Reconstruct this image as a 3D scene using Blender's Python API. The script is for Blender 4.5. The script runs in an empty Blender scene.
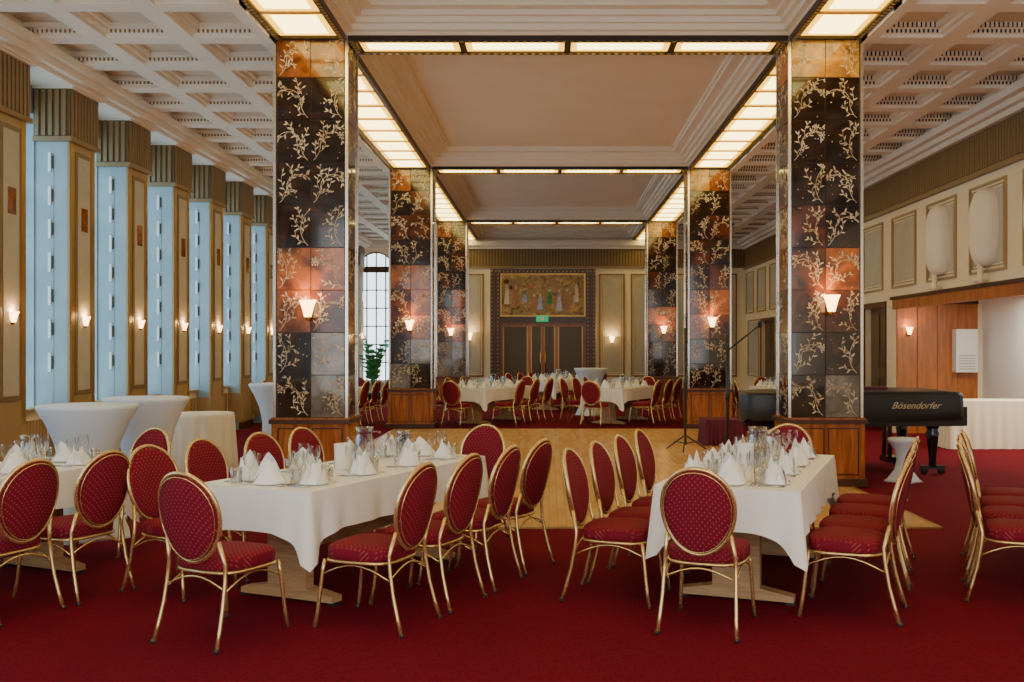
import bpy, math, random
from mathutils import Vector, Matrix
random.seed(7)
S=bpy.context.scene
COL=S.collection
pi=math.pi
# ------------------------------------------------------------------ materials
def nt(name):
    m=bpy.data.materials.new(name); m.use_nodes=True
    t=m.node_tree; b=t.nodes.get('Principled BSDF')
    return m,t,b
def mk(name,c,rough=.5,metal=0,c2=None,scale=5,bump=0,bscale=None,emit=None,es=0,stretch=None,lo=.35,hi=.65,spec=None,coat=0):
    m,t,b=nt(name)
    b.inputs['Base Color'].default_value=(*c,1)
    b.inputs['Roughness'].default_value=rough
    b.inputs['Metallic'].default_value=metal
    if spec is not None: b.inputs['Specular IOR Level'].default_value=spec
    if coat: b.inputs['Coat Weight'].default_value=coat; b.inputs['Coat Roughness'].default_value=.04; b.inputs['Coat IOR'].default_value=1.6
    if c2 or bump:
        tc=t.nodes.new('ShaderNodeTexCoord'); mp=t.nodes.new('ShaderNodeMapping')
        t.links.new(tc.outputs['Object'],mp.inputs['Vector'])
        if stretch: mp.inputs['Scale'].default_value=stretch
        n=t.nodes.new('ShaderNodeTexNoise'); n.inputs['Scale'].default_value=scale; n.inputs['Detail'].default_value=5
        n.inputs['Distortion'].default_value=.6
        t.links.new(mp.outputs['Vector'],n.inputs['Vector'])
        if c2:
            r=t.nodes.new('ShaderNodeValToRGB')
            r.color_ramp.elements[0].position=lo; r.color_ramp.elements[1].position=hi
            r.color_ramp.elements[0].color=(*c,1); r.color_ramp.elements[1].color=(*c2,1)
            t.links.new(n.outputs['Fac'],r.inputs['Fac']); t.links.new(r.outputs['Color'],b.inputs['Base Color'])
        if bump:
            n2=t.nodes.new('ShaderNodeTexNoise'); n2.inputs['Scale'].default_value=bscale or scale
            t.links.new(mp.outputs['Vector'],n2.inputs['Vector'])
            bp=t.nodes.new('ShaderNodeBump'); bp.inputs['Strength'].default_value=bump; bp.inputs['Distance'].default_value=.01
            t.links.new(n2.outputs['Fac'],bp.inputs['Height']); t.links.new(bp.outputs['Normal'],b.inputs['Normal'])
    if emit:
        b.inputs['Emission Color'].default_value=(*emit,1); b.inputs['Emission Strength'].default_value=es
    return m
M={}
M['cream']=mk('plaster_cream',(.82,.71,.51),.75,c2=(.86,.75,.55),scale=2)
M['ceil']=mk('plaster_ceiling',(.82,.7,.52),.85,c2=(.85,.73,.55),scale=1.5)
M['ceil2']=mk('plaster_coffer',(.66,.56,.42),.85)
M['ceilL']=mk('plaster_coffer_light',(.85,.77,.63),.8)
M['dark']=mk('bronze_dark',(.035,.022,.012),.4,metal=.3)
M['bead']=mk('bead_gold',(.55,.36,.12),.35,metal=.7)
M['reed']=mk('reeded_brown',(.27,.17,.07),.5)
M['reed2']=mk('reeded_brown_ground',(.13,.08,.03),.6)
M['panelgrey']=mk('panel_grey',(.46,.43,.35),.7,c2=(.51,.48,.4),scale=3)
M['pframe']=mk('panel_frame_brown',(.22,.14,.06),.5)
M['pale']=mk('plaster_pale_blue',(.3,.4,.44),.7,c2=(.36,.46,.5),scale=2)
M['tan']=mk('pier_tan',(.4,.27,.12),.5)
M['white']=mk('white_paint',(.82,.82,.8),.5)
M['cloth']=mk('linen_white',(.9,.885,.87),.85,bump=.15,bscale=60)
M['clothblue']=mk('stretch_cover_white',(.66,.74,.84),.7)
M['clothcream']=mk('cloth_cream',(.84,.75,.58),.85)
M['napkin']=mk('napkin_white',(.93,.93,.93),.8)
M['porc']=mk('porcelain',(.85,.85,.84),.15)
M['steel']=mk('steel',(.6,.6,.62),.25,metal=1)
M['silver']=mk('silver_trim',(.8,.76,.68),.2,metal=.9)
M['gold']=mk('gold_tube',(.75,.54,.24),.27,metal=.8)
M['lettergold']=mk('lettering_gold',(.62,.5,.3),.5,metal=.3)
M['motif']=mk('inlay_gold',(.72,.62,.46),.35,c2=(.42,.3,.16),scale=3)
M['oak']=mk('oak_light',(.52,.33,.16),.5,c2=(.4,.23,.1),scale=4,stretch=(1,1,12))
M['wood']=mk('walnut_veneer',(.24,.065,.015),.2,c2=(.44,.15,.035),scale=3,stretch=(6,6,.7))
M['wooddk']=mk('walnut_dark',(.07,.025,.01),.3)
M['woodor']=mk('veneer_orange',(.45,.15,.03),.3,c2=(.3,.09,.02),scale=3,stretch=(5,5,.6))
M['black']=mk('black_cover',(.012,.012,.014),.4,bump=.2,bscale=8)
M['blackg']=mk('black_lacquer',(.01,.01,.01),.12)
M['blackm']=mk('black_metal',(.02,.02,.02),.4)
M['burg']=mk('burgundy_cloth',(.12,.01,.03),.8)
M['leaf']=mk('leaf_green',(.03,.2,.06),.5,c2=(.06,.32,.1),scale=8)
M['green']=mk('exit_green',(0,.35,.12),.5,emit=(0,.6,.2),es=.6)
M['lightpanel']=mk('ceiling_light_glass',(.9,.8,.5),.4,emit=(1,.77,.25),es=7)
M['lightrim']=mk('ceiling_light_rim',(.9,.6,.2),.4,emit=(1,.53,.03),es=3.0)
M['sconce']=mk('sconce_glass',(.9,.7,.4),.3,emit=(1,.58,.22),es=9)
M['winglass']=mk('window_daylight_glass',(.7,.8,.9),.3,emit=(.45,.76,1),es=3.6)
M['winglass2']=mk('window_frosted_glass',(.7,.8,.9),.3,emit=(.75,.9,1),es=3)
M['doorglass']=mk('door_glass',(.1,.07,.035),.3,spec=.3)
M['brass']=mk('brass',(.7,.48,.15),.2,metal=1)
M['tile0']=mk('marble_dark_brown',(.008,.0035,.002),.08,c2=(.065,.024,.009),scale=6,lo=.42,hi=.8,coat=.35)
M['tile1']=mk('marble_red_brown',(.13,.03,.008),.09,c2=(.022,.008,.005),scale=5,coat=.3)
M['tile2']=mk('marble_orange',(.4,.12,.02),.1,c2=(.1,.03,.01),scale=5,coat=.3)
M['tile3']=mk('marble_grey',(.26,.23,.2),.1,c2=(.08,.065,.055),scale=5,coat=.5)
M['tile4']=mk('marble_gold',(.65,.32,.04),.12,c2=(.2,.08,.02),scale=6,coat=.2)
m,t,b=nt('drinking_glass')
t.nodes.remove(b); out=t.nodes['Material Output']
tr=t.nodes.new('ShaderNodeBsdfTransparent'); tr.inputs[0].default_value=(.965,.975,.98,1)
gl=t.nodes.new('ShaderNodeBsdfGlossy'); gl.inputs['Roughness'].default_value=.03
lw=t.nodes.new('ShaderNodeLayerWeight'); lw.inputs['Blend'].default_value=.38
mx=t.nodes.new('ShaderNodeMixShader')
t.links.new(lw.outputs['Facing'],mx.inputs[0]); t.links.new(tr.outputs[0],mx.inputs[1]); t.links.new(gl.outputs[0],mx.inputs[2]); t.links.new(mx.outputs[0],out.inputs[0])
M['glass']=m
m,t,b=nt('chair_fabric_red'); b.inputs['Roughness'].default_value=.8; b.inputs['Specular IOR Level'].default_value=.2
tc=t.nodes.new('ShaderNodeTexCoord'); sp=t.nodes.new('ShaderNodeSeparateXYZ'); t.links.new(tc.outputs['Object'],sp.inputs[0])
def mth(op,a,bb=None,tree=t):
    n=tree.nodes.new('ShaderNodeMath'); n.operation=op
    for i,x in enumerate((a,bb)):
        if x is None: continue
        if isinstance(x,(int,float)): n.inputs[i].default_value=x
        else: tree.links.new(x,n.inputs[i])
    return n.outputs[0]
yz=mth('ADD',sp.outputs[1],sp.outputs[2])
k=46
A=mth('MULTIPLY',mth('ADD',sp.outputs[0],yz),k*.707); B=mth('MULTIPLY',mth('SUBTRACT',sp.outputs[0],yz),k*.707)
fa=mth('SUBTRACT',mth('FRACT',A),.5); fb=mth('SUBTRACT',mth('FRACT',B),.5)
d=mth('ADD',mth('MULTIPLY',fa,fa),mth('MULTIPLY',fb,fb))
dot=mth('LESS_THAN',d,.02)
mixn=t.nodes.new('ShaderNodeMix'); mixn.data_type='RGBA'
mixn.inputs[6].default_value=(.18,.006,.022,1); mixn.inputs[7].default_value=(.4,.11,.06,1)
t.links.new(dot,mixn.inputs[0]); t.links.new(mixn.outputs[2],b.inputs['Base Color'])
M['fabric']=m
m,t,b=nt('carpet_red'); b.inputs['Roughness'].default_value=.95; b.inputs['Specular IOR Level'].default_value=.08
tc=t.nodes.new('ShaderNodeTexCoord')
vo=t.nodes.new('ShaderNodeTexVoronoi'); vo.inputs['Scale'].default_value=38; vo.inputs['Randomness'].default_value=.6
t.links.new(tc.outputs['Object'],vo.inputs['Vector'])
r=t.nodes.new('ShaderNodeValToRGB'); e=r.color_ramp.elements
e[0].position=.0; e[0].color=(.09,.0025,.01,1); e[1].position=.5; e[1].color=(.165,.005,.018,1)
t.links.new(vo.outputs['Distance'],r.inputs['Fac'])
no=t.nodes.new('ShaderNodeTexNoise'); no.inputs['Scale'].default_value=1.0; no.inputs['Detail'].default_value=8; no.inputs['Roughness'].default_value=.65
t.links.new(tc.outputs['Object'],no.inputs['Vector'])
r2=t.nodes.new('ShaderNodeValToRGB'); r2.color_ramp.elements[0].position=.3; r2.color_ramp.elements[0].color=(.8,.8,.8,1); r2.color_ramp.elements[1].position=.7
t.links.new(no.outputs['Fac'],r2.inputs['Fac'])
mm=t.nodes.new('ShaderNodeMix'); mm.data_type='RGBA'; mm.blend_type='MULTIPLY'; mm.inputs[0].default_value=1
t.links.new(r.outputs['Color'],mm.inputs[6]); t.links.new(r2.outputs['Color'],mm.inputs[7])
t.links.new(mm.outputs[2],b.inputs['Base Color'])
n3=t.nodes.new('ShaderNodeTexNoise'); n3.inputs['Scale'].default_value=220
bp=t.nodes.new('ShaderNodeBump'); bp.inputs['Strength'].default_value=.5; bp.inputs['Distance'].default_value=.004
t.links.new(tc.outputs['Object'],n3.inputs['Vector']); t.links.new(n3.outputs['Fac'],bp.inputs['Height']); t.links.new(bp.outputs['Normal'],b.inputs['Normal'])
M['carpet']=m
m,t,b=nt('parquet_oak'); b.inputs['Roughness'].default_value=.22
tc=t.nodes.new('ShaderNodeTexCoord'); mp=t.nodes.new('ShaderNodeMapping'); mp.inputs['Rotation'].default_value=(0,0,pi/2)
t.links.new(tc.outputs['Object'],mp.inputs['Vector'])
br=t.nodes.new('ShaderNodeTexBrick'); br.inputs['Color1'].default_value=(.76,.45,.16,1); br.inputs['Color2'].default_value=(.64,.35,.11,1); br.inputs['Mortar'].default_value=(.4,.2,.08,1)
br.inputs['Scale'].default_value=1; br.inputs['Brick Width'].default_value=.45; br.inputs['Row Height'].default_value=.08; br.inputs['Mortar Size'].default_value=.002
t.links.new(mp.outputs['Vector'],br.inputs['Vector']); t.links.new(br.outputs['Color'],b.inputs['Base Color'])
M['parquet']=m
m,t,b=nt('mural_painting'); b.inputs['Roughness'].default_value=.4
tc=t.nodes.new('ShaderNodeTexCoord')
no=t.nodes.new('ShaderNodeTexNoise'); no.inputs['Scale'].default_value=4.5; no.inputs['Detail'].default_value=8; no.inputs['Distortion'].default_value=1.5
t.links.new(tc.outputs['Object'],no.inputs['Vector'])
r=t.nodes.new('ShaderNodeValToRGB'); e=r.color_ramp.elements; e[0].position=.34; e[0].color=(.05,.04,.03,1); e[1].position=.68; e[1].color=(.55,.22,.06,1)
for pp,cc in((.40,(.28,.09,.02,1)),(.46,(.42,.25,.06,1)),(.50,(.16,.17,.07,1)),(.53,(.5,.32,.09,1)),(.57,(.2,.1,.04,1)),(.61,(.6,.4,.14,1))):
    x=e.new(pp); x.color=cc
t.links.new(no.outputs['Fac'],r.inputs['Fac']); t.links.new(r.outputs['Color'],b.inputs['Base Color'])
M['mural']=m

# ------------------------------------------------------------------ mesh builder
class MB:
    def __init__(s): s.v=[];s.f=[];s.mi=[];s.sm=[];s.mats=[]
    def mid(s,k):
        if k not in s.mats: s.mats.append(k)
        return s.mats.index(k)
    def add(s,vs,fs,mat,smooth=False):
        o=len(s.v)
        for p in vs: s.v.append(Vector(p)[:])
        i=s.mid(mat)
        for f in fs: s.f.append([a+o for a in f]); s.mi.append(i); s.sm.append(smooth)
    def box(s,x0,x1,y0,y1,z0,z1,mat):
        if x0>x1:x0,x1=x1,x0
        if y0>y1:y0,y1=y1,y0
        if z0>z1:z0,z1=z1,z0
        vs=[(x,y,z) for z in (z0,z1) for y in (y0,y1) for x in (x0,x1)]
        s.add(vs,[(0,2,3,1),(4,5,7,6),(0,1,5,4),(2,6,7,3),(0,4,6,2),(1,3,7,5)],mat)
    def tube(s,pts,r,mat,n=8,closed=False,taper=None):
        pts=[Vector(p) for p in pts]; N=len(pts); vs=[];fs=[]
        up=None
        for i,p in enumerate(pts):
            if closed: tg=(pts[(i+1)%N]-pts[i-1])
            else: tg=pts[min(i+1,N-1)]-pts[max(i-1,0)]
            tg.normalize()
            if up is None:
                up=Vector((0,0,1)) if abs(tg.z)<.9 else Vector((1,0,0))
            a=tg.cross(up).normalized(); up=a.cross(tg).normalized()
            rr=taper[i] if taper else r
            for j in range(n):
                t=2*pi*j/n; vs.append(p+a*math.cos(t)*rr+up*math.sin(t)*rr)
        R=N if closed else N-1
        for i in range(R):
            for j in range(n):
                fs.append((i*n+j,i*n+(j+1)%n,((i+1)%N)*n+(j+1)%n,((i+1)%N)*n+j))
        if not closed:
            fs.append(tuple(range(n))[::-1]); fs.append(tuple((N-1)*n+j for j in range(n)))
        s.add(vs,fs,mat,True)
    def lathe(s,prof,c,mat,n=24,mod=None,cap=True):
        vs=[];fs=[];K=len(prof)
        for i,(r,z) in enumerate(prof):
            for j in range(n):
                t=2*pi*j/n; rr=r*(mod(t,i/(K-1)) if mod else 1)
                vs.append((c[0]+rr*math.cos(t),c[1]+rr*math.sin(t),c[2]+z))
        for i in range(K-1):
            for j in range(n):
                fs.append((i*n+j,i*n+(j+1)%n,(i+1)*n+(j+1)%n,(i+1)*n+j))
        if cap:
            if prof[0][0]>1e-4: fs.append(tuple(range(n))[::-1])
            if prof[-1][0]>1e-4: fs.append(tuple((K-1)*n+j for j in range(n)))
        s.add(vs,fs,mat,True)
    def mesh(s,name):
        me=bpy.data.meshes.new(name); me.from_pydata(s.v,[],s.f)
        for k in s.mats: me.materials.append(M[k])
        me.polygons.foreach_set('material_index',s.mi); me.polygons.foreach_set('use_smooth',s.sm)
        me.update(); return me
    def obj(s,name,parent=None,loc=(0,0,0),rot=0):
        o=bpy.data.objects.new(name,s.mesh(name)); COL.objects.link(o); o.location=loc; o.rotation_euler=(0,0,rot)
        if parent: o.parent=parent
        return o
def inst(me,name,loc,rot=0,parent=None):
    o=bpy.data.objects.new(name,me); COL.objects.link(o); o.location=loc; o.rotation_euler=(0,0,rot)
    if parent: o.parent=parent
    return o

# ------------------------------------------------------------------ room dims
XL,XW,XR=-6.1,-6.48,6.5
Y0,YB=-4.0,33.0
CL,CR=-2.74,3.18; CW=.415
CY=[3.2,11.5,19.8,28.1]; CD=.6
ZB=5.2
b=MB(); b.box(-7.2,9.2,Y0,YB+.6,-.1,0,'carpet'); b.obj('floor')
b=MB(); b.box(-3.0,3.45,8.9,19.6,0,.012,'parquet')
for (x0,x1,y0,y1) in ((-3.04,3.49,8.86,8.9),(-3.04,3.49,19.6,19.64),(-3.04,-3.0,8.9,19.6),(3.45,3.49,8.9,19.6)): b.box(x0,x1,y0,y1,0,.014,'bead')
b.obj('dance_floor')

# ------------------------------------------------------------------ ceiling
b=MB()
b.box(XL-.5,XR+.2,Y0,YB+.4,5.52,5.7,'ceil')
for c in (CL,CR): b.box(c-CW,c+CW,Y0,YB,ZB,5.52,'ceil')
for y in CY: b.box(CL+CW,CR-CW,y,y+CD,ZB,5.52,'ceil')
ys=[Y0]+CY+[YB]
for i in range(len(ys)-1):
    y0=ys[i]+(CD if 0<i else 0); y1=ys[i+1]
    x0=CL+CW; x1=CR-CW
    for (w,zz) in ((.07,5.24),(.13,5.31),(.2,5.37),(.34,5.43),(.38,5.48)):
        zt=5.52
        b.box(x0,x0+w,y0,y1,zz,zt,'ceilL'); b.box(x1-w,x1,y0,y1,zz,zt,'ceilL')
        b.box(x0+w,x1-w,y0,y0+w,zz,zt,'ceilL'); b.box(x0+w,x1-w,y1-w,y1,zz,zt,'ceilL')
b.obj('ceiling')
def coffers(name,xa,xb,dark):
    b=MB(); n=3; bw=.24; pw=(xb-xa)/n; py=1.1
    zs=5.24
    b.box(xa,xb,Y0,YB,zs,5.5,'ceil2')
    for i in range(n+1):
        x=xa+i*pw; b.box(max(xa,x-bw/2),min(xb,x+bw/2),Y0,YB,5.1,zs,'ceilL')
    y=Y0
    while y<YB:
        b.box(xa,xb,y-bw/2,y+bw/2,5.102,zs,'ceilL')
        for i in range(n):
            x0=xa+i*pw+bw/2; x1=xa+(i+1)*pw-bw/2; a0=y+bw/2; a1=y+py-bw/2
            for w,zz in((.05,5.14),(.11,5.185)):
                b.box(x0,x0+w,a0,a1,zz,zs,'ceilL'); b.box(x1-w,x1,a0,a1,zz,zs,'ceilL')
                b.box(x0+w,x1-w,a0,a0+w,zz,zs,'ceilL'); b.box(x0+w,x1-w,a1-w,a1,zz,zs,'ceilL')
            if y>6:
                gx0=x0+.06; gx1=x1-.06; m=12
                b.box(gx0,gx1,a1-.055,a1-.05,5.142,5.18,dark)
                for q in range(m+1):
                    xx=gx0+(gx1-gx0)*q/m; b.box(xx-.012,xx+.012,a1-.066,a1-.05,5.14,5.185,'ceilL')
                if dark=='dark':
                    b.box(gx0,gx1,a1-.116,a1-.11,5.185,5.238,'dark')
                    for q in range(m+1):
                        xx=gx0+(gx1-gx0)*q/m; b.box(xx-.014,xx+.014,a1-.13,a1-.11,5.185,5.24,'ceilL')
        y+=py
    return b.obj(name)
coffers('ceiling_coffers_left',XL,CL-CW,'reed')
coffers('ceiling_coffers_right',CR+CW,XR,'dark')

def strip(b,x0,x1,y0,y1,n,along):
    z=ZB
    w=.075
    b.box(x0,x1,y0,y1,z-.012,z,'dark')
    for (a0,a1,c0,c1) in ((x0,x0+w,y0,y1),(x1-w,x1,y0,y1),(x0+w,x1-w,y0,y0+w),(x0+w,x1-w,y1-w,y1)):
        b.box(a0,a1,c0,c1,z-.06,z-.012,'dark')
    ix0,ix1,iy0,iy1=x0+w,x1-w,y0+w,y1-w
    def panel(a0,a1,c0,c1):
        e=.075
        b.box(a0,a1,c0,c1,z-.04,z-.012,'lightrim')
        b.box(a0+e,a1-e,c0+e,c1-e,z-.046,z-.04,'lightpanel')
    for i in range(n):
        if along=='x':
            L=(ix1-ix0)/n; panel(ix0+i*L+.04,ix0+(i+1)*L-.04,iy0+.01,iy1-.01)
            if i: b.box(ix0+i*L-.038,ix0+i*L+.038,iy0,iy1,z-.055,z-.012,'dark')
        else:
            L=(iy1-iy0)/n; panel(ix0+.01,ix1-.01,iy0+i*L+.035,iy0+(i+1)*L-.035)
            if i: b.box(ix0,ix1,iy0+i*L-.032,iy0+i*L+.032,z-.055,z-.012,'bead')
    def beads(p,q,s=.09):
        L=(Vector(q)-Vector(p)).length; k=int(L/s)
        for j in range(k):
            c=Vector(p).lerp(Vector(q),(j+.5)/k); b.box(c.x-.02,c.x+.02,c.y-.02,c.y+.02,z-.068,z-.058,'bead')
    beads((x0+w/2,y0,0),(x0+w/2,y1,0)); beads((x1-w/2,y0,0),(x1-w/2,y1,0))
    if along=='x': beads((x0,y0+w/2,0),(x1,y0+w/2,0)); beads((x0,y1-w/2,0),(x1,y1-w/2,0))
root=bpy.data.objects.new('ceiling_light_panels',None); COL.objects.link(root)
b=MB()
for y in CY: strip(b,CL+CW,CR-CW,y+.02,y+CD-.02,4,'x')
for c in (CL,CR):
    for i in range(len(CY)):
        y0=CY[i]+CD; y1=(CY[i+1] if i+1<len(CY) else YB-.1)
        strip(b,c-CW+.01,c+CW-.01,y0,y1,9 if i+1<len(CY) else 5,'y')
    strip(b,c-CW+.01,c+CW-.01,-3.8,3.2,7,'y')
b.obj('light_panels',parent=root)

# ------------------------------------------------------------------ columns
def leaf(vs,fs,x,y,a,L,W):
    o=len(vs); ca,sa=math.cos(a),math.sin(a)
    for (u,v) in ((0,0),(.3,.5),(.65,.42),(1,0),(.65,-.42),(.3,-.5)):
        vs.append((x+ca*u*L-sa*v*W,y+sa*u*L+ca*v*W))
    fs.append(tuple(range(o,o+6))[::-1])
def ribbon(vs,fs,pts,w):
    o=len(vs)
    for i,(x,y) in enumerate(pts):
        a=pts[min(i+1,len(pts)-1)]; c=pts[max(i-1,0)]
        dx,dy=a[0]-c[0],a[1]-c[1]; L=math.hypot(dx,dy) or 1
        vs.append((x-dy/L*w,y+dx/L*w)); vs.append((x+dy/L*w,y-dx/L*w))
    for i in range(len(pts)-1): fs.append((o+2*i,o+2*i+1,o+2*i+3,o+2*i+2))
def disc(vs,fs,x,y,r,n=9):
    o=len(vs)
    for j in range(n): vs.append((x+r*math.cos(2*pi*j/n),y+r*math.sin(2*pi*j/n)))
    fs.append(tuple(range(o,o+n)))
def motif(w,h,rng):
    vs=[];fs=[]; sg=rng.choice((-1,1)); kind=rng.randint(0,2)
    inb=lambda x,y:abs(x)<w*.46 and abs(y)<h*.46
    def flower(x,y,r):
        disc(vs,fs,x,y,r*.4,7)
        for q in range(6): leaf(vs,fs,x+r*.45*math.cos(q*pi/3),y+r*.45*math.sin(q*pi/3),q*pi/3,r*.75,r*.45)
    st=h*.05
    x=-sg*w*.42; y=-h*.45; a=pi/2-sg*.9; pts=[(x,y)]
    for i in range(22):
        a+=sg*(.10 if i<9 else (-.17 if kind else .08)); x+=math.cos(a)*st; y+=math.sin(a)*st
        if not inb(x,y): break
        pts.append((x,y))
    ribbon(vs,fs,pts,.003)
    e=pts[-1]
    if kind==1: flower(e[0],e[1],w*.1)
    else: leaf(vs,fs,e[0],e[1],a,w*.17,w*.055)
    side=1; i=2
    while i<len(pts)-1:
        bx,by=pts[i]; tx,ty=pts[i][0]-pts[i-1][0],pts[i][1]-pts[i-1][1]; a0=math.atan2(ty,tx)
        a=a0+side*1.0; p2=[(bx,by)]; L=rng.randint(6,12)
        curl=rng.uniform(.06,.28)
        for k in range(L):
            a-=side*curl; bx+=math.cos(a)*st*.9; by+=math.sin(a)*st*.9
            if not inb(bx,by): break
            p2.append((bx,by))
            if k in(1,3,5,8):
                s2=1 if k in(1,5) else -1
                leaf(vs,fs,bx,by,a+s2*.85,w*.15,w*.045)
        if len(p2)>2:
            ribbon(vs,fs,p2,.0024)
            if rng.random()<.6: disc(vs,fs,p2[-1][0],p2[-1][1],w*.03,8)
            else: leaf(vs,fs,p2[-1][0],p2[-1][1],a,w*.13,w*.045)
        side=-side; i+=rng.randint(2,4)
    for q in range(6):
        disc(vs,fs,rng.uniform(-.42,.42)*w,rng.uniform(-.44,.44)*h,w*rng.uniform(.01,.02),7)
    vs=[(max(-w*.485,min(w*.485,x)),max(-h*.485,min(h*.485,y))) for x,y in vs]
    return vs,fs
ZP=.8
def column(cx,y0,seed):
    rng=random.Random(seed)
    root=bpy.data.objects.new('column',None); COL.objects.link(root); root.location=(cx,y0+CD/2,0)
    hx,hy=CW,CD/2
    b=MB()
    b.box(-hx+.012,hx-.012,-hy+.012,hy-.012,ZP,ZB,'dark')
    rows=9; th=(ZB-ZP)/rows
    faces=[]
    faces.append((Vector((0,-hy,0)),Vector((1,0,0)),Vector((0,-1,0)),2*hx-.05,2,'F'))
    faces.append((Vector((0,hy,0)),Vector((-1,0,0)),Vector((0,1,0)),2*hx-.05,2,'B'))
    faces.append((Vector((-hx,0,0)),Vector((0,-1,0)),Vector((-1,0,0)),2*hy-.05,1,'L'))
    faces.append((Vector((hx,0,0)),Vector((0,1,0)),Vector((1,0,0)),2*hy-.05,1,'R'))
    mo=MB()
    for (o,u,n,w,k,tag) in faces:
        tw=w/k
        for r in range(rows):
            z=ZP+(r+.5)*th
            for c in range(k):
                if r==8: wt=('tile4','tile4','tile2') if cx>0 else ('tile0','tile0','tile2')
                elif r in (5,6,7): wt=('tile0','tile0','tile0','tile1')
                elif r in (4,): wt=('tile1','tile0','tile2')
                elif r==3: wt=('tile2','tile1','tile2')
                elif r==2: wt=('tile1','tile2','tile1')
                elif r==1: wt=('tile3','tile3','tile0') if cx<0 else('tile0','tile1','tile3')
                else: wt=('tile0','tile0','tile0','tile3')
                mat=rng.choice(wt)
                cc=o+u*(-w/2+(c+.5)*tw); cc.z=z
                p=[]
                tx=rng.uniform(-.0012,.0012); tz=rng.uniform(-.0012,.0012)
                for (du,dv,dn) in ((-1,-1,-.012),(1,-1,-.012),(1,1,-.012),(-1,1,-.012),(-1,-1,0),(1,-1,0),(1,1,0),(-1,1,0)):
                    e=.003 if dn<0 else .005
                    p.append(cc+u*du*(tw/2-e)+Vector((0,0,1))*dv*(th/2-e)+n*(dn+(tx*du+tz*dv if dn==0 else 0)))
                b.add(p,[(4,5,6,7),(0,1,5,4),(1,2,6,5),(2,3,7,6),(3,0,4,7)],mat)
                if tag!='B':
                    vs,fs=motif(tw,th,rng)
                    mo.add([cc+u*x+Vector((0,0,y))+n*(.003) for x,y in vs],fs,'motif')
    for sx in(-1,1):
        for sy in(-1,1):
            b.box(sx*hx-.016,sx*hx+.016,sy*hy-.016,sy*hy+.016,ZP,ZB-.01,'silver')
    b.obj('shaft',parent=root); mo.obj('inlay',parent=root)
    b=MB()
    b.box(-hx-.06,hx+.06,-hy-.06,hy+.06,.012,.1,'wooddk')
    b.box(-hx-.03,hx+.03,-hy-.03,hy+.03,.1,ZP-.07,'wood')
    b.box(-hx-.055,hx+.055,-hy-.055,hy+.055,ZP-.07,ZP-.02,'wooddk')
    b.box(-hx-.035,hx+.035,-hy-.035,hy+.035,ZP-.02,ZP,'wood')
    for sy,yy in((-1,-hy-.03),(1,hy+.03)):
        for x0,x1 in((-hx+.04,-.02),(.02,hx-.04)):
            for (a,bb,c,dd) in((x0,x1,.14,.155),(x0,x1,ZP-.13,ZP-.115),(x0,x0+.015,.155,ZP-.13),(x1-.015,x1,.155,ZP-.13)):
                b.box(a,bb,yy,yy+sy*.008,c,dd,'wooddk')
    b.obj('plinth',parent=root)
def sconce(x,y,z,nx,ny,power=14,s=1,reach=.13):
    root=bpy.data.objects.new('wall_sconce',None); COL.objects.link(root); root.location=(x,y,z)
    b=MB(); d=Vector((nx,ny,0))
    c=d*reach*s
    b.tube([d*.004+Vector((0,0,-.03)),d*.4*reach*s+Vector((0,0,-.09*s)),c+Vector((0,0,-.07*s))],.009*s,'brass')
    b.lathe([(.0,-.045),(.03,-.03),(.03,.03),(0,.045)],(d.x*.008,d.y*.008,-.03),'brass',12)
    b.lathe([(.012*s,-.1*s),(.02*s,-.075*s),(.035*s,-.06*s)],c,'brass',12)
    b.lathe([(.035*s,-.06*s),(.05*s,0),(.07*s,.07*s),(.088*s,.11*s),(.078*s,.11*s),(.06*s,.06*s),(.03*s,-.05*s)],c,'sconce',18,cap=False)
    b.obj('lamp',parent=root)
    L=bpy.data.lights.new('sconce_bulb','POINT'); L.energy=power; L.color=(1,.6,.28); L.shadow_soft_size=.04
    o=bpy.data.objects.new('sconce_bulb',L); COL.objects.link(o); o.parent=root; o.location=c+Vector((0,0,.1*s))+d*.03
for i,y in enumerate(CY[1:]):
    column(CL,y,10+i); column(CR,y,20+i)
    sconce(CL,y-.002,2.02,0,-1,10,1.1); sconce(CR+.03,y-.002,2.08,0,-1,10,1.1)

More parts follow.
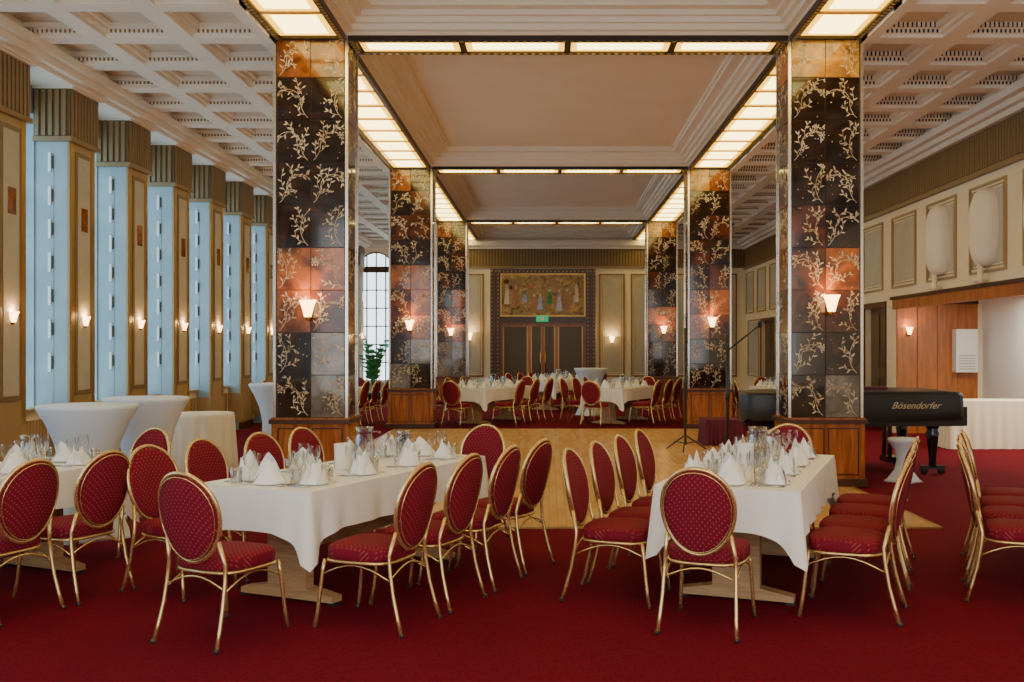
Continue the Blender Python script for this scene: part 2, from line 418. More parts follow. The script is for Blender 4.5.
# ------------------------------------------------------------------ left wall: piers + windows
k=-9; piers=[]
while 13.3+1.75*k<YB-.3:
    piers.append(13.3+1.75*k); k+=1
b=MB()
b.box(XW-.5,XW-.02,Y0,YB+.3,4.55,5.5,'pale')
b.box(XW-.5,XW-.02,Y0,YB+.3,0,.5,'pale')
for yk in piers: b.box(XW-.5,XW,yk-.72,yk+.02,.5,4.55,'pale')
b.obj('wall_left')
pb=MB()
for yk in piers:
    y0=yk-.7
    pb.box(XW,XL+.03,y0,yk,0,4.24,'pale')
    f=XL+.03
    pb.box(f,f+.03,y0,yk,.0,4.24,'tan')
    pb.box(f+.03,f+.045,y0+.13,yk-.13,1.0,4.1,'pframe')
    pb.box(f+.045,f+.052,y0+.19,yk-.19,1.06,4.04,'panelgrey')
    pb.box(f+.052,f+.062,y0+.27,yk-.27,3.1,3.4,'tile2')
    for q in range(3):
        pb.box(f+.03,f+.042,y0+.03+q*.03,y0+.045+q*.03,.2,4.2,'bead'); pb.box(f+.03,f+.042,yk-.045-q*.03,yk-.03-q*.03,.2,4.2,'bead')
    pb.box(f,f+.06,y0-.02,yk+.02,0,.15,'wooddk')
    pb.box(XW,f+.04,y0-.015,yk+.015,.15,.72,'tan')
    pb.box(XW,f+.05,y0-.03,yk+.03,4.24,4.9,'reed2')
    for q in range(9):
        yy=y0-.01+q*.085; pb.box(f+.05,f+.068,yy,yy+.05,4.27,4.87,'reed')
    for q in range(5):
        xx=XW+.02+q*.085; pb.box(xx,xx+.05,y0-.048,y0-.03,4.27,4.87,'reed')
    pb.box(XW,f+.08,y0-.06,yk+.06,4.2,4.26,'reed'); pb.box(XW,f+.1,y0-.07,yk+.07,4.86,4.93,'ceilL')
    xc=(XW+XL)/2+.02
    pb.box(xc-.03,xc+.03,y0-.006,y0,.9,4.05,'pale')
    for q in range(7):
        z=1.3+q*.42; pb.box(xc-.035,xc+.0,y0-.02,y0-.006,z,z+.24,'porc'); pb.box(xc+.008,xc+.03,y0-.012,y0-.006,z+.04,z+.2,'dark')
pb.obj('trim_1')
for yk in piers:
    if yk>8: sconce(XL+.06,yk-.35,1.93,1,0,5,.7,.06)
b=MB(); b.box(XW,XL+.25,Y0,YB,4.93,5.02,'ceilL'); b.box(XW,XL+.16,Y0,YB,4.88,4.93,'ceilL'); b.box(XW,XL+.34,Y0,YB,5.02,5.12,'ceilL'); b.box(XW,XL,Y0,YB,5.1,5.5,'ceilL'); b.obj('trim_2')
for i,yk in enumerate(piers):
    a,c=yk+.02,yk+1.03
    if c>YB: continue
    w=MB()
    w.box(XW-.24,XW-.22,a,c,.5,4.55,'winglass')
    for y in(a,c-.05,(a+c)/2-.02): w.box(XW-.22,XW-.16,y,y+.05,.5,4.55,'white')
    for z in(.5,1.5,2.5,3.4,4.5): w.box(XW-.22,XW-.17,a,c,z,z+.05,'white')
    w.box(XW-.2,XW-.01,a,c,.46,.5,'white')
    w.obj('window_%d'%(i+1))
    r=MB(); r.box(XW+.01,XW+.2,a+.02,c-.02,.1,.82,'cream')
    for q in range(12): r.box(XW+.2,XW+.215,a+.08+q*.072,a+.115+q*.072,.2,.72,'tan')
    r.box(XW+.01,XW+.24,a,c,.82,.86,'tan'); r.box(XW+.01,XW+.18,a+.04,c-.04,0,.1,'wooddk')
    r.obj('radiator_cover')

def framed(b,axis,p,a0,a1,z0,z1,sgn,fm='pframe',im='panelgrey',w=.06,g=.1):
    def bx(u0,u1,d0,d1,q0,q1,m):
        if axis=='x': b.box(p+sgn*d0,p+sgn*d1,u0,u1,q0,q1,m)
        else: b.box(u0,u1,p+sgn*d0,p+sgn*d1,q0,q1,m)
    bx(a0,a1,0,.03,z0,z0+w,fm);bx(a0,a1,0,.03,z1-w,z1,fm);bx(a0,a0+w,0,.03,z0+w,z1-w,fm);bx(a1-w,a1,0,.03,z0+w,z1-w,fm)
    bx(a0+w+g,a1-w-g,0,.012,z0+w+g,z1-w-g,im)
    bx(a0+w+g*.5,a0+w+g*.5+.015,0,.02,z0+w+g*.5,z1-w-g*.5,fm); bx(a1-w-g*.5-.015,a1-w-g*.5,0,.02,z0+w+g*.5,z1-w-g*.5,fm)
    bx(a0+w+g*.5,a1-w-g*.5,0,.02,z0+w+g*.5,z0+w+g*.5+.015,fm); bx(a0+w+g*.5,a1-w-g*.5,0,.02,z1-w-g*.5-.015,z1-w-g*.5,fm)

# ------------------------------------------------------------------ right wall
YO=18.8; ZH=2.5
b=MB()
b.box(XR,XR+.25,Y0,YB+.3,ZH,5.5,'cream')
doorsR=[(19.35,20.55),(23.2,24.6),(28.9,30.6)]
prev=YO+.2
for (a,c) in doorsR:
    b.box(XR,XR+.25,prev,a,0,ZH,'cream'); b.box(XR,XR+.25,a,c,2.4,ZH,'cream'); prev=c
b.box(XR,XR+.25,prev,YB+.3,0,ZH,'cream')
b.box(XR,XR+.25,Y0,9.5,0,ZH,'cream')
b.obj('wall_right')
for i,(a,c) in enumerate(doorsR):
    d=MB()
    d.box(XR+.12,XR+.2,a,c,.0,2.4,'wooddk')
    m=(a+c)/2
    for (p,q) in((a+.08,m-.05),(m+.05,c-.08)):
        d.box(XR+.1,XR+.12,p,q,.12,2.28,'doorglass')
    for (p,q,z0,z1) in((a-.1,a,0,2.5),(c,c+.1,0,2.5),(a,c,2.4,2.5)): d.box(XR-.03,XR,p,q,z0,z1,'wooddk')
    d.box(XR+.07,XR+.1,m-.04,m-.02,1,1.2,'brass')
    d.obj('door_%d'%(i+2))
b=MB()
b.box(XR-.03,XR,Y0,YB,4.24,4.86,'reed2')
y=6.0
while y<YB: b.box(XR-.05,XR-.03,y,y+.05,4.28,4.82,'reed'); y+=.09
b.box(XR-.08,XR,Y0,YB,4.18,4.25,'reed'); b.box(XR-.12,XR,Y0,YB,4.84,4.92,'ceilL'); b.box(XR-.22,XR,Y0,YB,4.92,5.0,'ceilL'); b.box(XR-.34,XR,Y0,YB,5.0,5.12,'ceilL')
b.box(XR-.05,XR,9.5,YO,2.32,2.5,'woodor'); b.box(XR-.07,XR,9.5,YO+.08,2.5,2.56,'wooddk')
b.obj('trim_3')
b=MB()
yy=13.05
while yy<32.5:
    framed(b,'x',XR,yy-.62,yy+.62,2.72,4.05,-1,fm='tan',im='panelgrey',w=.035,g=.08)
    yy+=1.75
for (a,c) in((20.85,22.9),(24.9,26.6),(26.9,28.6),(30.9,32.6)): framed(b,'x',XR,a,c,.7,2.5,-1,fm='tan',w=.04,g=.08)
b.obj('trim_4')
for yc in (9.55,11.3,13.05,14.8,16.55):
    s=MB()
    vs=[];fs=[];n=24;mrow=14
    for i in range(mrow+1):
        ph=-pi/2+pi*i/mrow
        for j in range(n+1):
            t=-pi/2+pi*j/n; cp=max(0,math.cos(ph))
            vs.append((XR-.26*cp**.5*math.cos(t),yc+.38*cp**.6*math.sin(t),3.38+.58*math.sin(ph)))
    for i in range(mrow):
        for j in range(n): fs.append((i*(n+1)+j,i*(n+1)+j+1,(i+1)*(n+1)+j+1,(i+1)*(n+1)+j))
    s.add(vs,fs,'ceilL',True)
    s.lathe([(.05,0),(.06,.03),(.04,.08),(.045,.3)],(XR-.12,yc,2.56),'cream',14)
    s.tube([(XR-.22,yc,2.6),(XR-.02,yc,2.58)],.035,'cream')
    s.obj('wall_shell_lamp')
b=MB()
XA=8.15
b.box(XA,XA+.2,8,YO+.2,0,2.7,'white')
b.box(XR,XA,YO,YO+.2,0,2.5,'cream')
b.obj('wall_alcove')
b=MB(); b.box(XR+.25,XA+.2,8,YO+.2,2.5,2.7,'white'); b.obj('ceiling_alcove')
L=bpy.data.lights.new('alcove_downlight','AREA'); L.energy=130; L.color=(1,.88,.68); L.shape='RECTANGLE'; L.size=.5; L.size_y=5
o=bpy.data.objects.new('alcove_downlight',L); COL.objects.link(o); o.location=(7.5,14.5,2.47)
b=MB()
for q in range(4):
    x0=XR+.03+q*.38; b.box(x0,x0+.37,YO-.05,YO,.0,2.42,'woodor')
b.box(XR,XR+1.55,YO-.06,YO,2.42,2.5,'wooddk')
b.obj('trim_5')
b=MB(); b.box(7.55,7.95,YO-.26,YO-.06,1.15,1.95,'white'); b.box(7.57,7.93,YO-.27,YO-.26,1.6,1.93,'porc')
for q in range(6): b.box(7.6,7.9,YO-.272,YO-.26,1.2+q*.05,1.22+q*.05,'panelgrey')
b.obj('wall_cabinet')
sconce(6.72,YO-.06,1.9,0,-1,4,.8)

# ------------------------------------------------------------------ back wall
wx0,wx1=-6.35,-5.1
b=MB()
b.box(XW-.5,wx0,YB,YB+.3,0,5.5,'cream')
dx0,dx1=-1.6,1.2
b.box(wx1,dx0,YB,YB+.3,0,5.5,'cream'); b.box(dx1,XR+.25,YB,YB+.3,0,5.5,'cream'); b.box(dx0,dx1,YB,YB+.3,2.45,5.5,'cream')
b.box(wx0,wx1,YB,YB+.3,0,.5,'cream')
xc=(wx0+wx1)/2; R=(wx1-wx0)/2; zc=4.15
n=16
for i in range(n):
    t0=pi*i/n;t1=pi*(i+1)/n
    p=[(xc+R*math.cos(t0),zc+R*math.sin(t0)),(xc+R*math.cos(t1),zc+R*math.sin(t1))]
    vs=[(p[0][0],YB,p[0][1]),(p[1][0],YB,p[1][1]),(p[1][0],YB,5.5),(p[0][0],YB,5.5)]
    vs+= [(v[0],YB+.3,v[2]) for v in vs]
    b.add(vs,[(0,3,2,1),(4,5,6,7),(0,1,5,4)],'cream')
b.obj('wall_back')
w=MB()
w.box(wx0,wx1,YB+.2,YB+.22,.5,4.1+R,'winglass2')
for f in (0,.25,.5,.75,1):
    x=wx0+(wx1-wx0)*f; hz=zc+(R*math.sqrt(max(0,1-(2*f-1)**2))); w.box(x-.018,x+.018,YB+.12,YB+.2,.5,hz,'wooddk')
for z in(.5,1.1,1.7,2.3,2.9,3.5,4.1): w.box(wx0,wx1,YB+.12,YB+.2,z,z+(.2 if z in(4.1,) else .035),'wooddk')
w.tube([(xc+R*math.cos(pi*i/20),YB+.1,zc+R*math.sin(pi*i/20)) for i in range(21)],.05,'wooddk',6)
w.box(wx0-.1,wx1+.1,YB-.1,YB,.44,.5,'white')
w.obj('window_30')
b=MB(); xf=wx1+.15
b.box(xf,XR,YB-.03,YB,4.3,4.88,'reed2')
x=xf
while x<XR: b.box(x,x+.05,YB-.05,YB-.03,4.33,4.85,'reed'); x+=.1
b.box(xf,XR,YB-.08,YB,4.24,4.31,'reed'); b.box(XW,XR,YB-.15,YB,4.86,4.96,'ceilL'); b.box(XW,XR,YB-.3,YB,4.96,5.12,'ceilL')
b.obj('trim_6')
b=MB()
for (a,c) in((-4.85,-3.75),(-3.1,-2.15),(1.65,2.5),(2.7,3.6),(3.95,4.8),(5.0,6.2)): framed(b,'y',YB,a,c,.65,4.05,-1,w=.05,g=.09,fm='pframe')
b.box(wx1+.1,-1.95,YB-.03,YB,0,.2,'wooddk'); b.box(1.55,XR,YB-.03,YB,0,.2,'wooddk')
b.obj('trim_7')
b=MB()
b.box(-1.93,-1.6,YB-.1,YB,0,4.2,'wooddk'); b.box(1.2,1.53,YB-.1,YB,0,4.2,'wooddk'); b.box(-1.6,1.2,YB-.1,YB,2.45,4.2,'wooddk')
z=.1
while z<4.15:
    for xx in(-1.88,-1.68,1.28,1.48): b.box(xx-.018,xx+.018,YB-.11,YB-.1,z,z+.04,'tan')
    z+=.13
x=-1.9
while x<1.5: b.box(x,x+.04,YB-.11,YB-.1,4.1,4.14,'tan'); x+=.13
b.obj('trim_8')
b=MB()
b.box(-1.55,1.15,YB-.14,YB-.1,2.68,4.0,'mural')
for (a,c,z0,z1) in((-1.6,1.2,2.63,2.68),(-1.6,1.2,4.0,4.05),(-1.6,-1.55,2.68,4.0),(1.15,1.2,2.68,4.0)): b.box(a,c,YB-.16,YB-.1,z0,z1,'bead')
rng=random.Random(5)
# figure-like forms of the mural: small bodies with heads, tree and field patches
for q in range(9):
    x=-1.4+q*.29+rng.uniform(-.05,.05); z=2.78+rng.uniform(0,.35); hh=rng.uniform(.35,.6); mt=rng.choice(('tile2','woodor','reed','tile1','leaf','motif'))
    b.add([(x-.09,YB-.143,z),(x+.09,YB-.143,z),(x+.05,YB-.143,z+hh),(x-.04,YB-.143,z+hh)],[(0,1,2,3)],mt)
    b.add([(x+.04*math.cos(2*pi*j/8),YB-.143,z+hh+.05+.05*math.sin(2*pi*j/8)) for j in range(8)],[tuple(range(8))],'motif')
for q in range(14):
    x=-1.45+rng.random()*2.45; z=3.45+rng.random()*.42; r_=rng.uniform(.05,.12)
    b.add([(x+r_*1.3*math.cos(2*pi*j/9),YB-.142,z+r_*math.sin(2*pi*j/9)) for j in range(9)],[tuple(range(9))],rng.choice(('tile1','tan','reed','woodor')))
b.obj('mural_painting')
d=MB()
d.box(dx0,dx1,YB+.05,YB+.1,0,2.45,'woodor')
for (p,q) in((-1.5,-.72),(-.58,-.25),(-.15,.18),(.32,1.1)):
    d.box(p,q,YB+.02,YB+.05,.15,2.3,'doorglass')
    for xx in(p,q): d.box(xx-.015,xx+.015,YB,YB+.05,.15,2.3,'bead')
for xx in(-.65,-.2,.25): d.box(xx-.05,xx+.05,YB,YB+.05,0,2.4,'woodor')
d.tube([(-.28,YB-.03,.8),(-.28,YB-.03,1.5)],.018,'brass'); d.tube([(-.12,YB-.03,.8),(-.12,YB-.03,1.5)],.018,'brass')
d.obj('door_1')
b=MB(); b.box(-.42,-.02,YB-.2,YB-.14,2.46,2.66,'green'); b.box(-.28,-.16,YB-.206,YB-.2,2.5,2.62,'white'); b.obj('exit_sign')
sconce(-2.62,YB-.03,1.95,0,-1,14,1.4); sconce(2.07,YB-.03,1.85,0,-1,10,1.1)

# ------------------------------------------------------------------ chair
def chair_mesh():
    b=MB()
    def outline(sc,n=28):
        r=[]
        for j in range(n):
            t=2*pi*j/n; c,s=math.cos(t),math.sin(t); e=2/3.8
            x=.222*math.copysign(abs(c)**e,c); y=.215*math.copysign(abs(s)**e,s)
            x*=1+.10*(y/.215)*.5
            r.append((x*sc,y*sc))
        return r
    lv=[(.397,.95),(.402,.99),(.425,1.0),(.452,1.0),(.466,.975),(.476,.9),(.483,.7),(.486,.3)]
    vs=[];fs=[];n=28
    for z,sc in lv: vs+=[(x,y,z) for x,y in outline(sc)]
    for i in range(len(lv)-1):
        for j in range(n): fs.append((i*n+j,i*n+(j+1)%n,(i+1)*n+(j+1)%n,(i+1)*n+j))
    fs.append(tuple(range(n))[::-1]); fs.append(tuple((len(lv)-1)*n+j for j in range(n)))
    b.add(vs,fs,'fabric',True)
    b.tube([(x,y,.388) for x,y in outline(.99)],.0105,'gold',6,closed=True)
    la=math.radians(11); O=Vector((0,-.225,.43)); T=Vector((0,-math.sin(la),math.cos(la))); Nn=Vector((0,math.cos(la),math.sin(la)))
    cs=.275; HH=.248; HW=.205
    def bp(x,s,d=0):
        bend=-.06*(x/HW)**2*.5
        return O+Vector((x,0,0))+T*s+Nn*(d-bend-.03)
    n=36
    def oval(k,d):
        r=[]
        for j in range(n):
            t=2*pi*j/n; y=math.sin(t); x=math.cos(t)
            r.append(bp(HW*k*x*(1+.05*y),cs+HH*k*y,d))
        return r
    rings=[(.25,.03),(.6,.028),(.85,.022),(.95,.012),(.955,0),(.95,-.012),(.85,-.018),(.5,-.022),(.2,-.023)]
    vs=[];fs=[]
    for k_,d_ in rings: vs+=oval(k_,d_)
    for i in range(len(rings)-1):
        for j in range(n): fs.append((i*n+j,(i+1)*n+j,(i+1)*n+(j+1)%n,i*n+(j+1)%n))
    fs.append(tuple(range(n))); fs.append(tuple((len(rings)-1)*n+j for j in range(n))[::-1])
    b.add(vs,fs,'fabric',True)
    b.tube(oval(1.0,0),.0125,'gold',8,closed=True)
    b.tube(oval(.93,-.020),.0035,'gold',4,closed=True)
    for sx in(-1,1):
        p0=bp(sx*.18,.14)
        b.tube([p0,(sx*.198,-.228,.44),(sx*.202,-.234,.36),(sx*.207,-.258,.22),(sx*.214,-.29,.1),(sx*.222,-.322,.0)],.0115,'gold',8)
        b.tube([(sx*.198,.196,.392),(sx*.206,.206,.33),(sx*.212,.218,.22),(sx*.218,.232,.1),(sx*.226,.25,.0)],.0115,'gold',8)
        b.tube([(sx*.203,-.23+.45*i/8,.30+.07*math.sin(pi*i/8)) for i in range(9)],.006,'gold',6)
        for yy in(-.322,.25): b.lathe([(.013,0),(.013,.02)],(sx*.223,yy,0),'blackm',8)
    b.tube([(-.2+.05*i,-.24,.31+.06*math.sin(pi*i/8)) for i in range(9)],.006,'gold',6)
    return b.mesh('dining_chair')
CH=chair_mesh()
# ------------------------------------------------------------------ table
def table_mesh(hx,hy,drop=.25,zt=.755,seed=1):
    b=MB(); rng=random.Random(seed)
    per=[]
    def seg(a,c,n):
        for i in range(n): f=i/n; per.append((a[0]+(c[0]-a[0])*f,a[1]+(c[1]-a[1])*f))
    seg((-hx,-hy),(hx,-hy),32); seg((hx,-hy),(hx,hy),76); seg((hx,hy),(-hx,hy),32); seg((-hx,hy),(-hx,-hy),76)
    N=len(per); rows=8; vs=[];fs=[]
    ph=[rng.uniform(0,6) for _ in range(4)]
    for k in range(rows+1):
        f=k/rows
        for i,(x,y) in enumerate(per):
            dc=math.hypot(abs(x)-hx,abs(y)-hy)
            g=math.exp(-(dc/.10)**1.3)
            ox=(math.copysign(1,x) if abs(abs(x)-hx)<1e-6 else 0); oy=(math.copysign(1,y) if abs(abs(y)-hy)<1e-6 else 0)
            L=math.hypot(ox,oy) or 1
            s=i/N*2*pi
            wave=(math.sin(s*17+ph[0])+.6*math.sin(s*31+ph[1]))*.009*f
            fold=-.03*math.exp(-((dc-.12)/.06)**2)*f
            off=.006*math.sqrt(f)+.012*f+wave*(1-g)+fold+.035*g*f
            dz=f*(drop+.2*g)
            vs.append((x+ox/L*off*(1.2 if ox and oy else 1),y+oy/L*off*(1.2 if ox and oy else 1),zt-dz-(.004 if k else 0)))
    for k in range(rows):
        for i in range(N): fs.append((k*N+i,(k+1)*N+i,(k+1)*N+(i+1)%N,k*N+(i+1)%N))
    b.add(vs,fs,'cloth',True)
    b.add([vs[i] for i in range(N)],[tuple(range(N))],'cloth')
    b.box(-hx+.02,hx-.02,-hy+.02,hy-.02,zt-.045,zt-.012,'oak')
    for sy in(-1,1):
        y=sy*(hy-.38)
        b.box(-.15,.15,y-.04,y+.04,.09,zt-.1,'oak')
        b.box(-.3,.3,y-.045,y+.045,zt-.1,zt-.045,'oak')
        for sx in(-1,1):
            vs=[(0,y-.05,.02),(sx*.36,y-.05,.02),(sx*.36,y-.05,.055),(0,y-.05,.12),(0,y+.05,.02),(sx*.36,y+.05,.02),(sx*.36,y+.05,.055),(0,y+.05,.12)]
            b.add(vs,[(0,1,2,3),(7,6,5,4),(0,4,5,1),(1,5,6,2),(2,6,7,3)],'oak')
            b.box(sx*.34-.03,sx*.34+.03,y-.04,y+.04,0,.02,'blackm')
    b.box(-.03,.03,-hy+.42,hy-.42,.3,.4,'oak')
    return b.mesh('dining_table')
def napkin(b,x,y,z,rot,rng):
    c,s=math.cos(rot),math.sin(rot); h=.165*rng.uniform(.85,1.15); lean=rng.uniform(-.04,.04)
    def P(u,v,w): return (x+c*u-s*v,y+s*u+c*v,z+w)
    def sail(a,w,hh,bow,sh):
        ca,sa=math.cos(a),math.sin(a); n=7; m=6; vs=[];fs=[]
        for i in range(m+1):
            f=i/m; wd=w*(1-f)**.7
            for j in range(n+1):
                t=-1+2*j/n
                u=wd*t; v=bow*(1-t*t)*(1-f)*1.0+sh*f
                vs.append(P(ca*u-sa*v+lean*f,sa*u+ca*v,hh*f))
        for i in range(m):
            for j in range(n): q=i*(n+1)+j; fs.append((q,q+1,q+n+2,q+n+1))
        b.add(vs,fs,'napkin',True)
    for a0,w,hh,bow,sh in((0,.1,h,.065,.02),(pi,.1,h*.85,.065,.03),(pi/2,.075,h*.7,.075,.04),(-pi/2,.075,h*.75,.075,.05),(.7,.11,h*.5,.09,.05),(pi+.6,.11,h*.55,.09,.05)):
        sail(a0+rng.uniform(-.2,.2),w,hh,bow,sh)
def wineglass(b,x,y,z,s=1):
    b.lathe([(.033*s,0),(.03*s,.003*s),(.005*s,.01*s),(.004*s,.08*s),(.012*s,.09*s),(.032*s,.115*s),(.037*s,.15*s),(.033*s,.195*s)],(x,y,z),'glass',14,cap=False)
def jug(b,x,y,z,a,k=1.0):
    b.lathe([(r*k,h*k) for r,h in ((.0,.0),(.052,.002),(.056,.02),(.06,.1),(.05,.17),(.046,.2),(.052,.225),(.049,.225),(.043,.2),(.047,.17),(.056,.1),(.052,.02),(0,.012))],(x,y,z),'glass',20,cap=False)
    c,s=math.cos(a),math.sin(a)
    b.tube([(x+c*r*k,y+s*r*k,z+h*k) for r,h in((.046,.2),(.085,.195),(.1,.15),(.09,.08),(.058,.05))],.006,'glass',6)
def settings(hx,hy,zt,seed,places):
    rng=random.Random(seed); nb=MB(); gb=MB(); pb=MB()
    for (x,y,a) in places:
        c,s=math.cos(a),math.sin(a)
        def W(u,v): return (x+c*u-s*v,y+s*u+c*v)
        p=W(0,.02)
        pb.lathe([(.05,0),(.085,.004),(.1,.012),(.098,.014),(.08,.007),(0,.005)],(p[0],p[1],zt+.001),'porc',20)
        napkin(nb,p[0],p[1],zt+.012,a+rng.uniform(-.5,.5),rng)
        g=W(.13,.13); wineglass(gb,g[0],g[1],zt,1.05)
        g=W(.06,.17); wineglass(gb,g[0],g[1],zt,.95)
        g=W(.17,.06); gb.lathe([(.03,.0),(.034,.004),(.038,.1),(.036,.1),(.031,.008),(0,.006)],(g[0],g[1],zt),'glass',14,cap=False)
        for uu in(-.13,-.15,.125,.145):
            q=W(uu,-.06); r=W(uu,.10)
            pb.tube([(q[0],q[1],zt+.005),(r[0],r[1],zt+.005)],.004,'steel',5)
            e=W(uu,.12); pb.lathe([(.0,-.002),(.009,0),(.0,.003)],(e[0],e[1],zt+.006),'steel',8)
    jug(gb,.0,.1,zt+.001,.6,1.25); jug(gb,.04,.55,zt+.001,2.4,1.0)
    for yy in(-hy*.45,hy*.3):
        xx=rng.uniform(-.03,.03)
        pb.lathe([(.022,0),(.022,.06),(0,.062)],(xx+.1,yy+.05,zt+.001),'steel',14)
        pb.lathe([(.04,0),(.045,.01),(.048,.09),(.044,.09),(.04,.02),(0,.02)],(xx-.02,yy-.12,zt+.001),'porc',20,cap=False)
    pb.lathe([(.055,0),(.06,.01),(.064,.17),(.067,.175),(.06,.175),(.055,.02),(0,.02)],(-.06,-.07,zt+.001),'porc',20,cap=False)
    return nb.mesh('folded_napkins'),gb.mesh('wine_glasses'),pb.mesh('tableware')
HX,HY=.44,1.09
TM=table_mesh(HX,HY,seed=3)
places=[(HX-.17,t,pi/2) for t in(-.8,-.27,.27,.8)]+[(-HX+.17,t,-pi/2) for t in(-.8,-.27,.27,.8)]
places+=[(0,-HY+.16,0),(0,HY-.16,pi)]
NS=settings(HX,HY,.756,5,places)
def dining(cx,cy,al,R,L,near=None,far=None,off=.76,offL=None):
    al=math.radians(al); rot=-al
    if offL is None: offL=off
    def W(x,y): return (cx+x*math.cos(rot)-y*math.sin(rot),cy+x*math.sin(rot)+y*math.cos(rot),0)
    inst(TM,'dining_table',(cx,cy,0),rot)
    ts=bpy.data.objects.new('table_setting',None); COL.objects.link(ts); ts.location=(cx,cy,0); ts.rotation_euler=(0,0,rot)
    for me,nm in zip(NS,('folded_napkins','wine_glasses','tableware')): inst(me,nm,(0,0,0),0,ts)
    rng=random.Random(int(cx*100+cy*10)); j=lambda s:rng.uniform(-s,s)
    for t in R: inst(CH,'dining_chair',W(off+j(.02),t+j(.02)),rot+pi/2+j(.06))
    for t in L: inst(CH,'dining_chair',W(-offL+j(.02),t+j(.02)),rot-pi/2+j(.06))
    if near: inst(CH,'dining_chair',W(*near),rot)
    if far: inst(CH,'dining_chair',W(*far),rot+pi)
dining(1.45,7.03,21,(-.78,-.26,.26,.78),(-.93,-.4,.13,.66),near=(-.05,-1.33),far=(0,1.38),off=.70)
dining(-1.353,7.02,24.5,(-.93,-.38,.17,.72),(-.83,-.28,.27,.82),near=(.17,-1.47),far=(.1,1.4),off=.79)
dining(-3.95,6.6,24,(-.8,-.26,.27),(.3,.85),far=(0,1.42),off=.78)
dining(4.05,6.85,22,(),(-.8,-.26,.27,.8),off=.78)
for (cx,cy,al) in((-1.25,21.6,25),(1.55,21.6,25),(-4.6,20.8,10),(4.9,21.2,0)):
    dining(cx,cy,al,(-.66,.0,.66),(-.66,.0,.66),near=(0,-1.4),far=(0,1.42))
dining(.2,26.3,25,(-.66,0,.66),(-.66,0,.66))

# ------------------------------------------------------------------ cocktail tables
def cocktail(x,y,rot=.4):
    b=MB()
    def mod(t,f): return 1+(.16*math.cos(4*t+rot)*max(0,1-f*3.2))
    b.lathe([(.34,.0),(.33,.02),(.27,.2),(.225,.4),(.22,.6),(.26,.8),(.33,.97),(.395,1.08),(.40,1.095),(.40,1.115),(.39,1.12)],(0,0,0),'clothblue',40,mod=mod)
    b.obj('cocktail_table',loc=(x,y,0))
cocktail(-3.92,8.5);cocktail(-3.93,9.75,1.2);cocktail(-3.67,13.6);cocktail(1.0,23.9)
b=MB()
b.lathe([(.46,0),(.45,.1),(.43,.4),(.415,.7),(.41,.745),(.40,.75)],(0,0,0),'clothcream',96,mod=lambda t,f:1+.045*math.sin(16*t)*max(0,1-f*1.1))
b.obj('round_table',loc=(-4.55,13.1,0))
def skirt(b,hx,hy,zt,mat):
    per=[]
    for (a,c,n) in(((-hx,-hy),(hx,-hy),60),((hx,-hy),(hx,hy),40),((hx,hy),(-hx,hy),60),((-hx,hy),(-hx,-hy),40)):
        for i in range(n): f=i/n; per.append((a[0]+(c[0]-a[0])*f,a[1]+(c[1]-a[1])*f))
    N=len(per);vs=[];fs=[]
    for k in range(6):
        f=k/5
        for i,(x,y) in enumerate(per):
            ox=(math.copysign(1,x) if abs(abs(x)-hx)<1e-6 else 0); oy=(math.copysign(1,y) if abs(abs(y)-hy)<1e-6 else 0)
            w=(.02+.022*math.sin(i*.9)+.01*math.sin(i*.37))*f
            vs.append((x+ox*w,y+oy*w,zt-f*(zt-.005)))
    for k in range(5):
        for i in range(N): fs.append((k*N+i,(k+1)*N+i,(k+1)*N+(i+1)%N,k*N+(i+1)%N))
    b.add(vs,fs,mat,True); b.add(vs[:N],[tuple(range(N))],mat)
b=MB(); skirt(b,.75,.4,.76,'clothcream'); b.obj('buffet_table',loc=(7.08,16.2,0))

# ------------------------------------------------------------------ grand piano
root=bpy.data.objects.new('grand_piano',None); COL.objects.link(root); root.location=(2.45,12.5,0)
out=[(.12,.0),(1.3,-.01),(2.66,0),(2.73,.02),(2.76,.08),(2.76,1.44),(2.7,1.5),(2.05,1.5),(1.7,1.45),(1.4,1.28),(1.15,1.05),(.9,.9),(.6,.84),(.3,.78),(.1,.64),(.0,.42),(.0,.15),(.04,.04)]
cxp=sum(p[0] for p in out)/len(out); cyp=sum(p[1] for p in out)/len(out)
b=MB(); vs=[];fs=[];lv=[(.69,1.0),(.7,1.006),(.85,1.004),(1.0,1.0),(1.03,.992),(1.045,.975),(1.055,.9)]
for z,s in lv:
    for i,(x,y) in enumerate(out):
        dz=0
        if z<.75: dz=-.035*math.sin(i*1.7)
        vs.append((cxp+(x-cxp)*s,cyp+(y-cyp)*s,z+dz))
n=len(out)
for i in range(len(lv)-1):
    for j in range(n): fs.append((i*n+j,i*n+(j+1)%n,(i+1)*n+(j+1)%n,(i+1)*n+j))
fs.append(tuple((len(lv)-1)*n+j for j in range(n)))
b.add(vs,fs,'black',True)
o2=[(cxp+(x-cxp)*.975,cyp+(y-cyp)*.97) for x,y in out]; vs=[(x,y,.62) for x,y in o2]+[(x,y,.98) for x,y in o2]
b.add(vs,[tuple(range(n))[::-1]]+[(j,(j+1)%n,n+(j+1)%n,n+j) for j in range(n)],'blackg')
b.box(2.25,2.8,.05,1.45,.62,.76,'blackg'); b.box(2.55,2.8,.05,.12,.76,.86,'blackg'); b.box(2.55,2.8,1.38,1.45,.76,.86,'blackg')
b.obj('body_cover',parent=root)
b=MB()
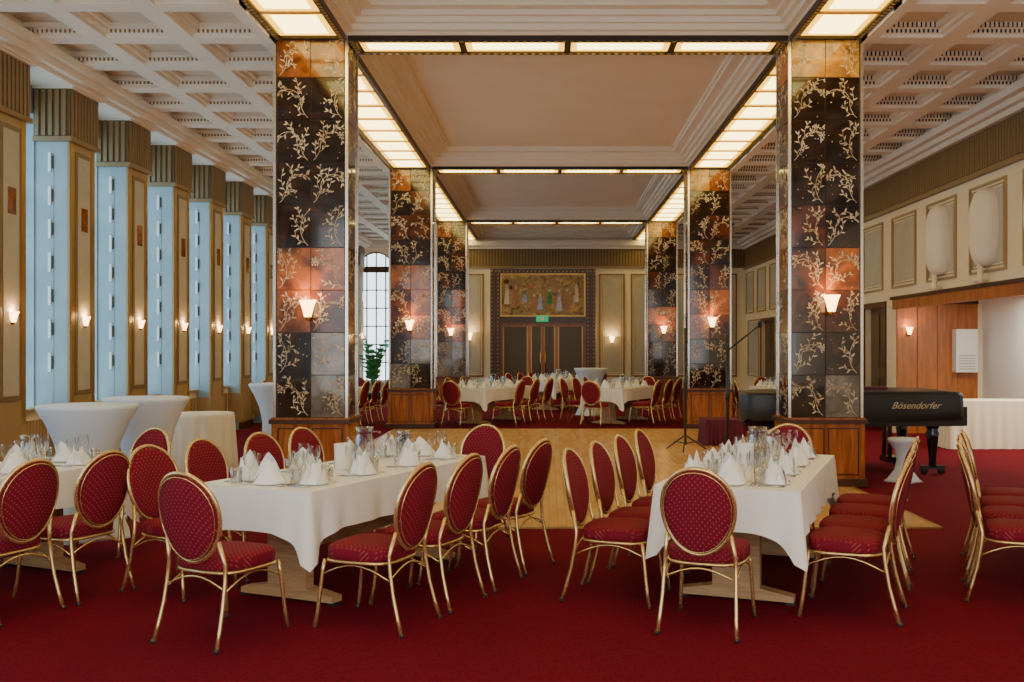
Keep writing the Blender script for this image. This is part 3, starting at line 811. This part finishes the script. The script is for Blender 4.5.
for (x,y) in((2.42,.2),(2.42,1.3),(.45,.42)):
    b.lathe([(.05,.1),(.045,.16),(.05,.25),(.07,.45),(.085,.52),(.065,.56),(.09,.62)],(x,y,0),'blackg',16)
    b.box(x-.15,x+.15,y-.035,y+.035,.07,.11,'blackm')
    for s in(-1,1): b.tube([(x+s*.11,y-.02,.045),(x+s*.11,y+.02,.045)],.045,'blackm',14)
b.box(2.0,2.05,.62,.66,.15,.63,'blackg'); b.box(2.0,2.05,.84,.88,.15,.63,'blackg'); b.box(1.98,2.2,.6,.9,.1,.17,'blackg')
for q in range(3): b.box(2.2,2.3,.66+q*.07,.69+q*.07,.11,.13,'brass')
b.obj('legs',parent=root)
b=MB(); b.box(1.5,1.95,.5,.8,1.055,1.09,'burg'); b.obj('folded_cloth',parent=root)
tc=bpy.data.curves.new('cover_lettering','FONT'); tc.body='Bösendorfer'; tc.size=.12; tc.shear=.5; tc.extrude=.001; tc.align_x='CENTER'; tc.align_y='CENTER'
tc.materials.append(M['lettergold']); to=bpy.data.objects.new('cover_lettering',tc); COL.objects.link(to); to.parent=root; to.location=(2.12,-.03,.88); to.rotation_euler=(pi/2,0,0)
b=MB(); b.lathe([(.2,.0),(.17,.03),(.1,.14),(.075,.26),(.1,.38),(.17,.47),(.18,.5),(.17,.52),(0,.525)],(0,0,0),'clothblue',32,mod=lambda t,f:1+.5*math.cos(4*t+.6)*max(0,.3-f))
b.obj('piano_stool',loc=(4.25,12.0,0))
b=MB(); skirt(b,.3,.35,.42,'burg'); b.obj('draped_podium',loc=(2.85,16.6,0.012))
def micstand(x,y,h,boom):
    b=MB()
    b.tube([(0,0,.1),(0,0,h)],.02,'blackm')
    for q in range(3):
        a=q*2*pi/3+.3; b.tube([(0,0,.25),(.35*math.cos(a),.35*math.sin(a),.02)],.012,'blackm')
        b.tube([(0,0,.12),(.2*math.cos(a),.2*math.sin(a),.14)],.008,'blackm')
    b.lathe([(.03,-.05),(.03,.05)],(0,0,h*.55),'blackm',12)
    if boom: b.tube([(-.15,0,h-.35),(0,0,h-.2),(.4,0,h+.12)],.011,'blackm'); b.lathe([(.025,-.04),(.03,.02),(0,.05)],(.42,0,h+.14),'blackm',12)
    b.obj('microphone_stand',loc=(x,y,.012))
micstand(2.3,12.9,1.75,True); micstand(2.1,15.4,1.9,False)
b=MB(); b.lathe([(.14,0),(.2,.35),(.21,.4),(.18,.4),(.17,.35),(0,.34)],(0,0,0),'blackg',24,cap=False)
b.lathe([(.16,.0),(.13,.0),(0,.0)],(0,0,.35),'wooddk',20)
rng=random.Random(4)
for i in range(18):
    a=i*2.4; L=rng.uniform(1.1,1.75); out_=rng.uniform(.2,.5); pts=[]
    for k in range(9):
        f=k/8; r=out_*f**1.5; z=.35+L*(f-.35*f**3*(out_)); pts.append(Vector((r*math.cos(a),r*math.sin(a),z)))
    b.tube(pts,.008,'leaf',5)
    for k in range(3,9):
        p=pts[k]; tg=(pts[k]-pts[k-1]).normalized(); sd=tg.cross(Vector((0,0,1))).normalized()
        for s in(-1,1):
            e=p+sd*s*.24*(1.1-k/12)+tg*.1-Vector((0,0,.05)); w=tg*.03
            b.add([p-w,(p+e)/2-w*1.2,e,(p+e)/2+w*1.2,p+w],[(0,1,2,3,4)],'leaf')
b.obj('potted_palm',loc=(-4.75,27,0))

# ------------------------------------------------------------------ world & camera
w=bpy.data.worlds.new('World'); S.world=w; w.use_nodes=True
w.node_tree.nodes['Background'].inputs[0].default_value=(.97,.98,1,1); w.node_tree.nodes['Background'].inputs[1].default_value=3.0
cam=bpy.data.cameras.new('camera'); co=bpy.data.objects.new('camera',cam); COL.objects.link(co)
co.location=(0,0,1.6); co.rotation_euler=(pi/2,0,0)
cam.sensor_width=36; cam.lens=36*1000/1024; cam.shift_x=-37/1024; cam.shift_y=7/1024; cam.clip_end=200
S.camera=co
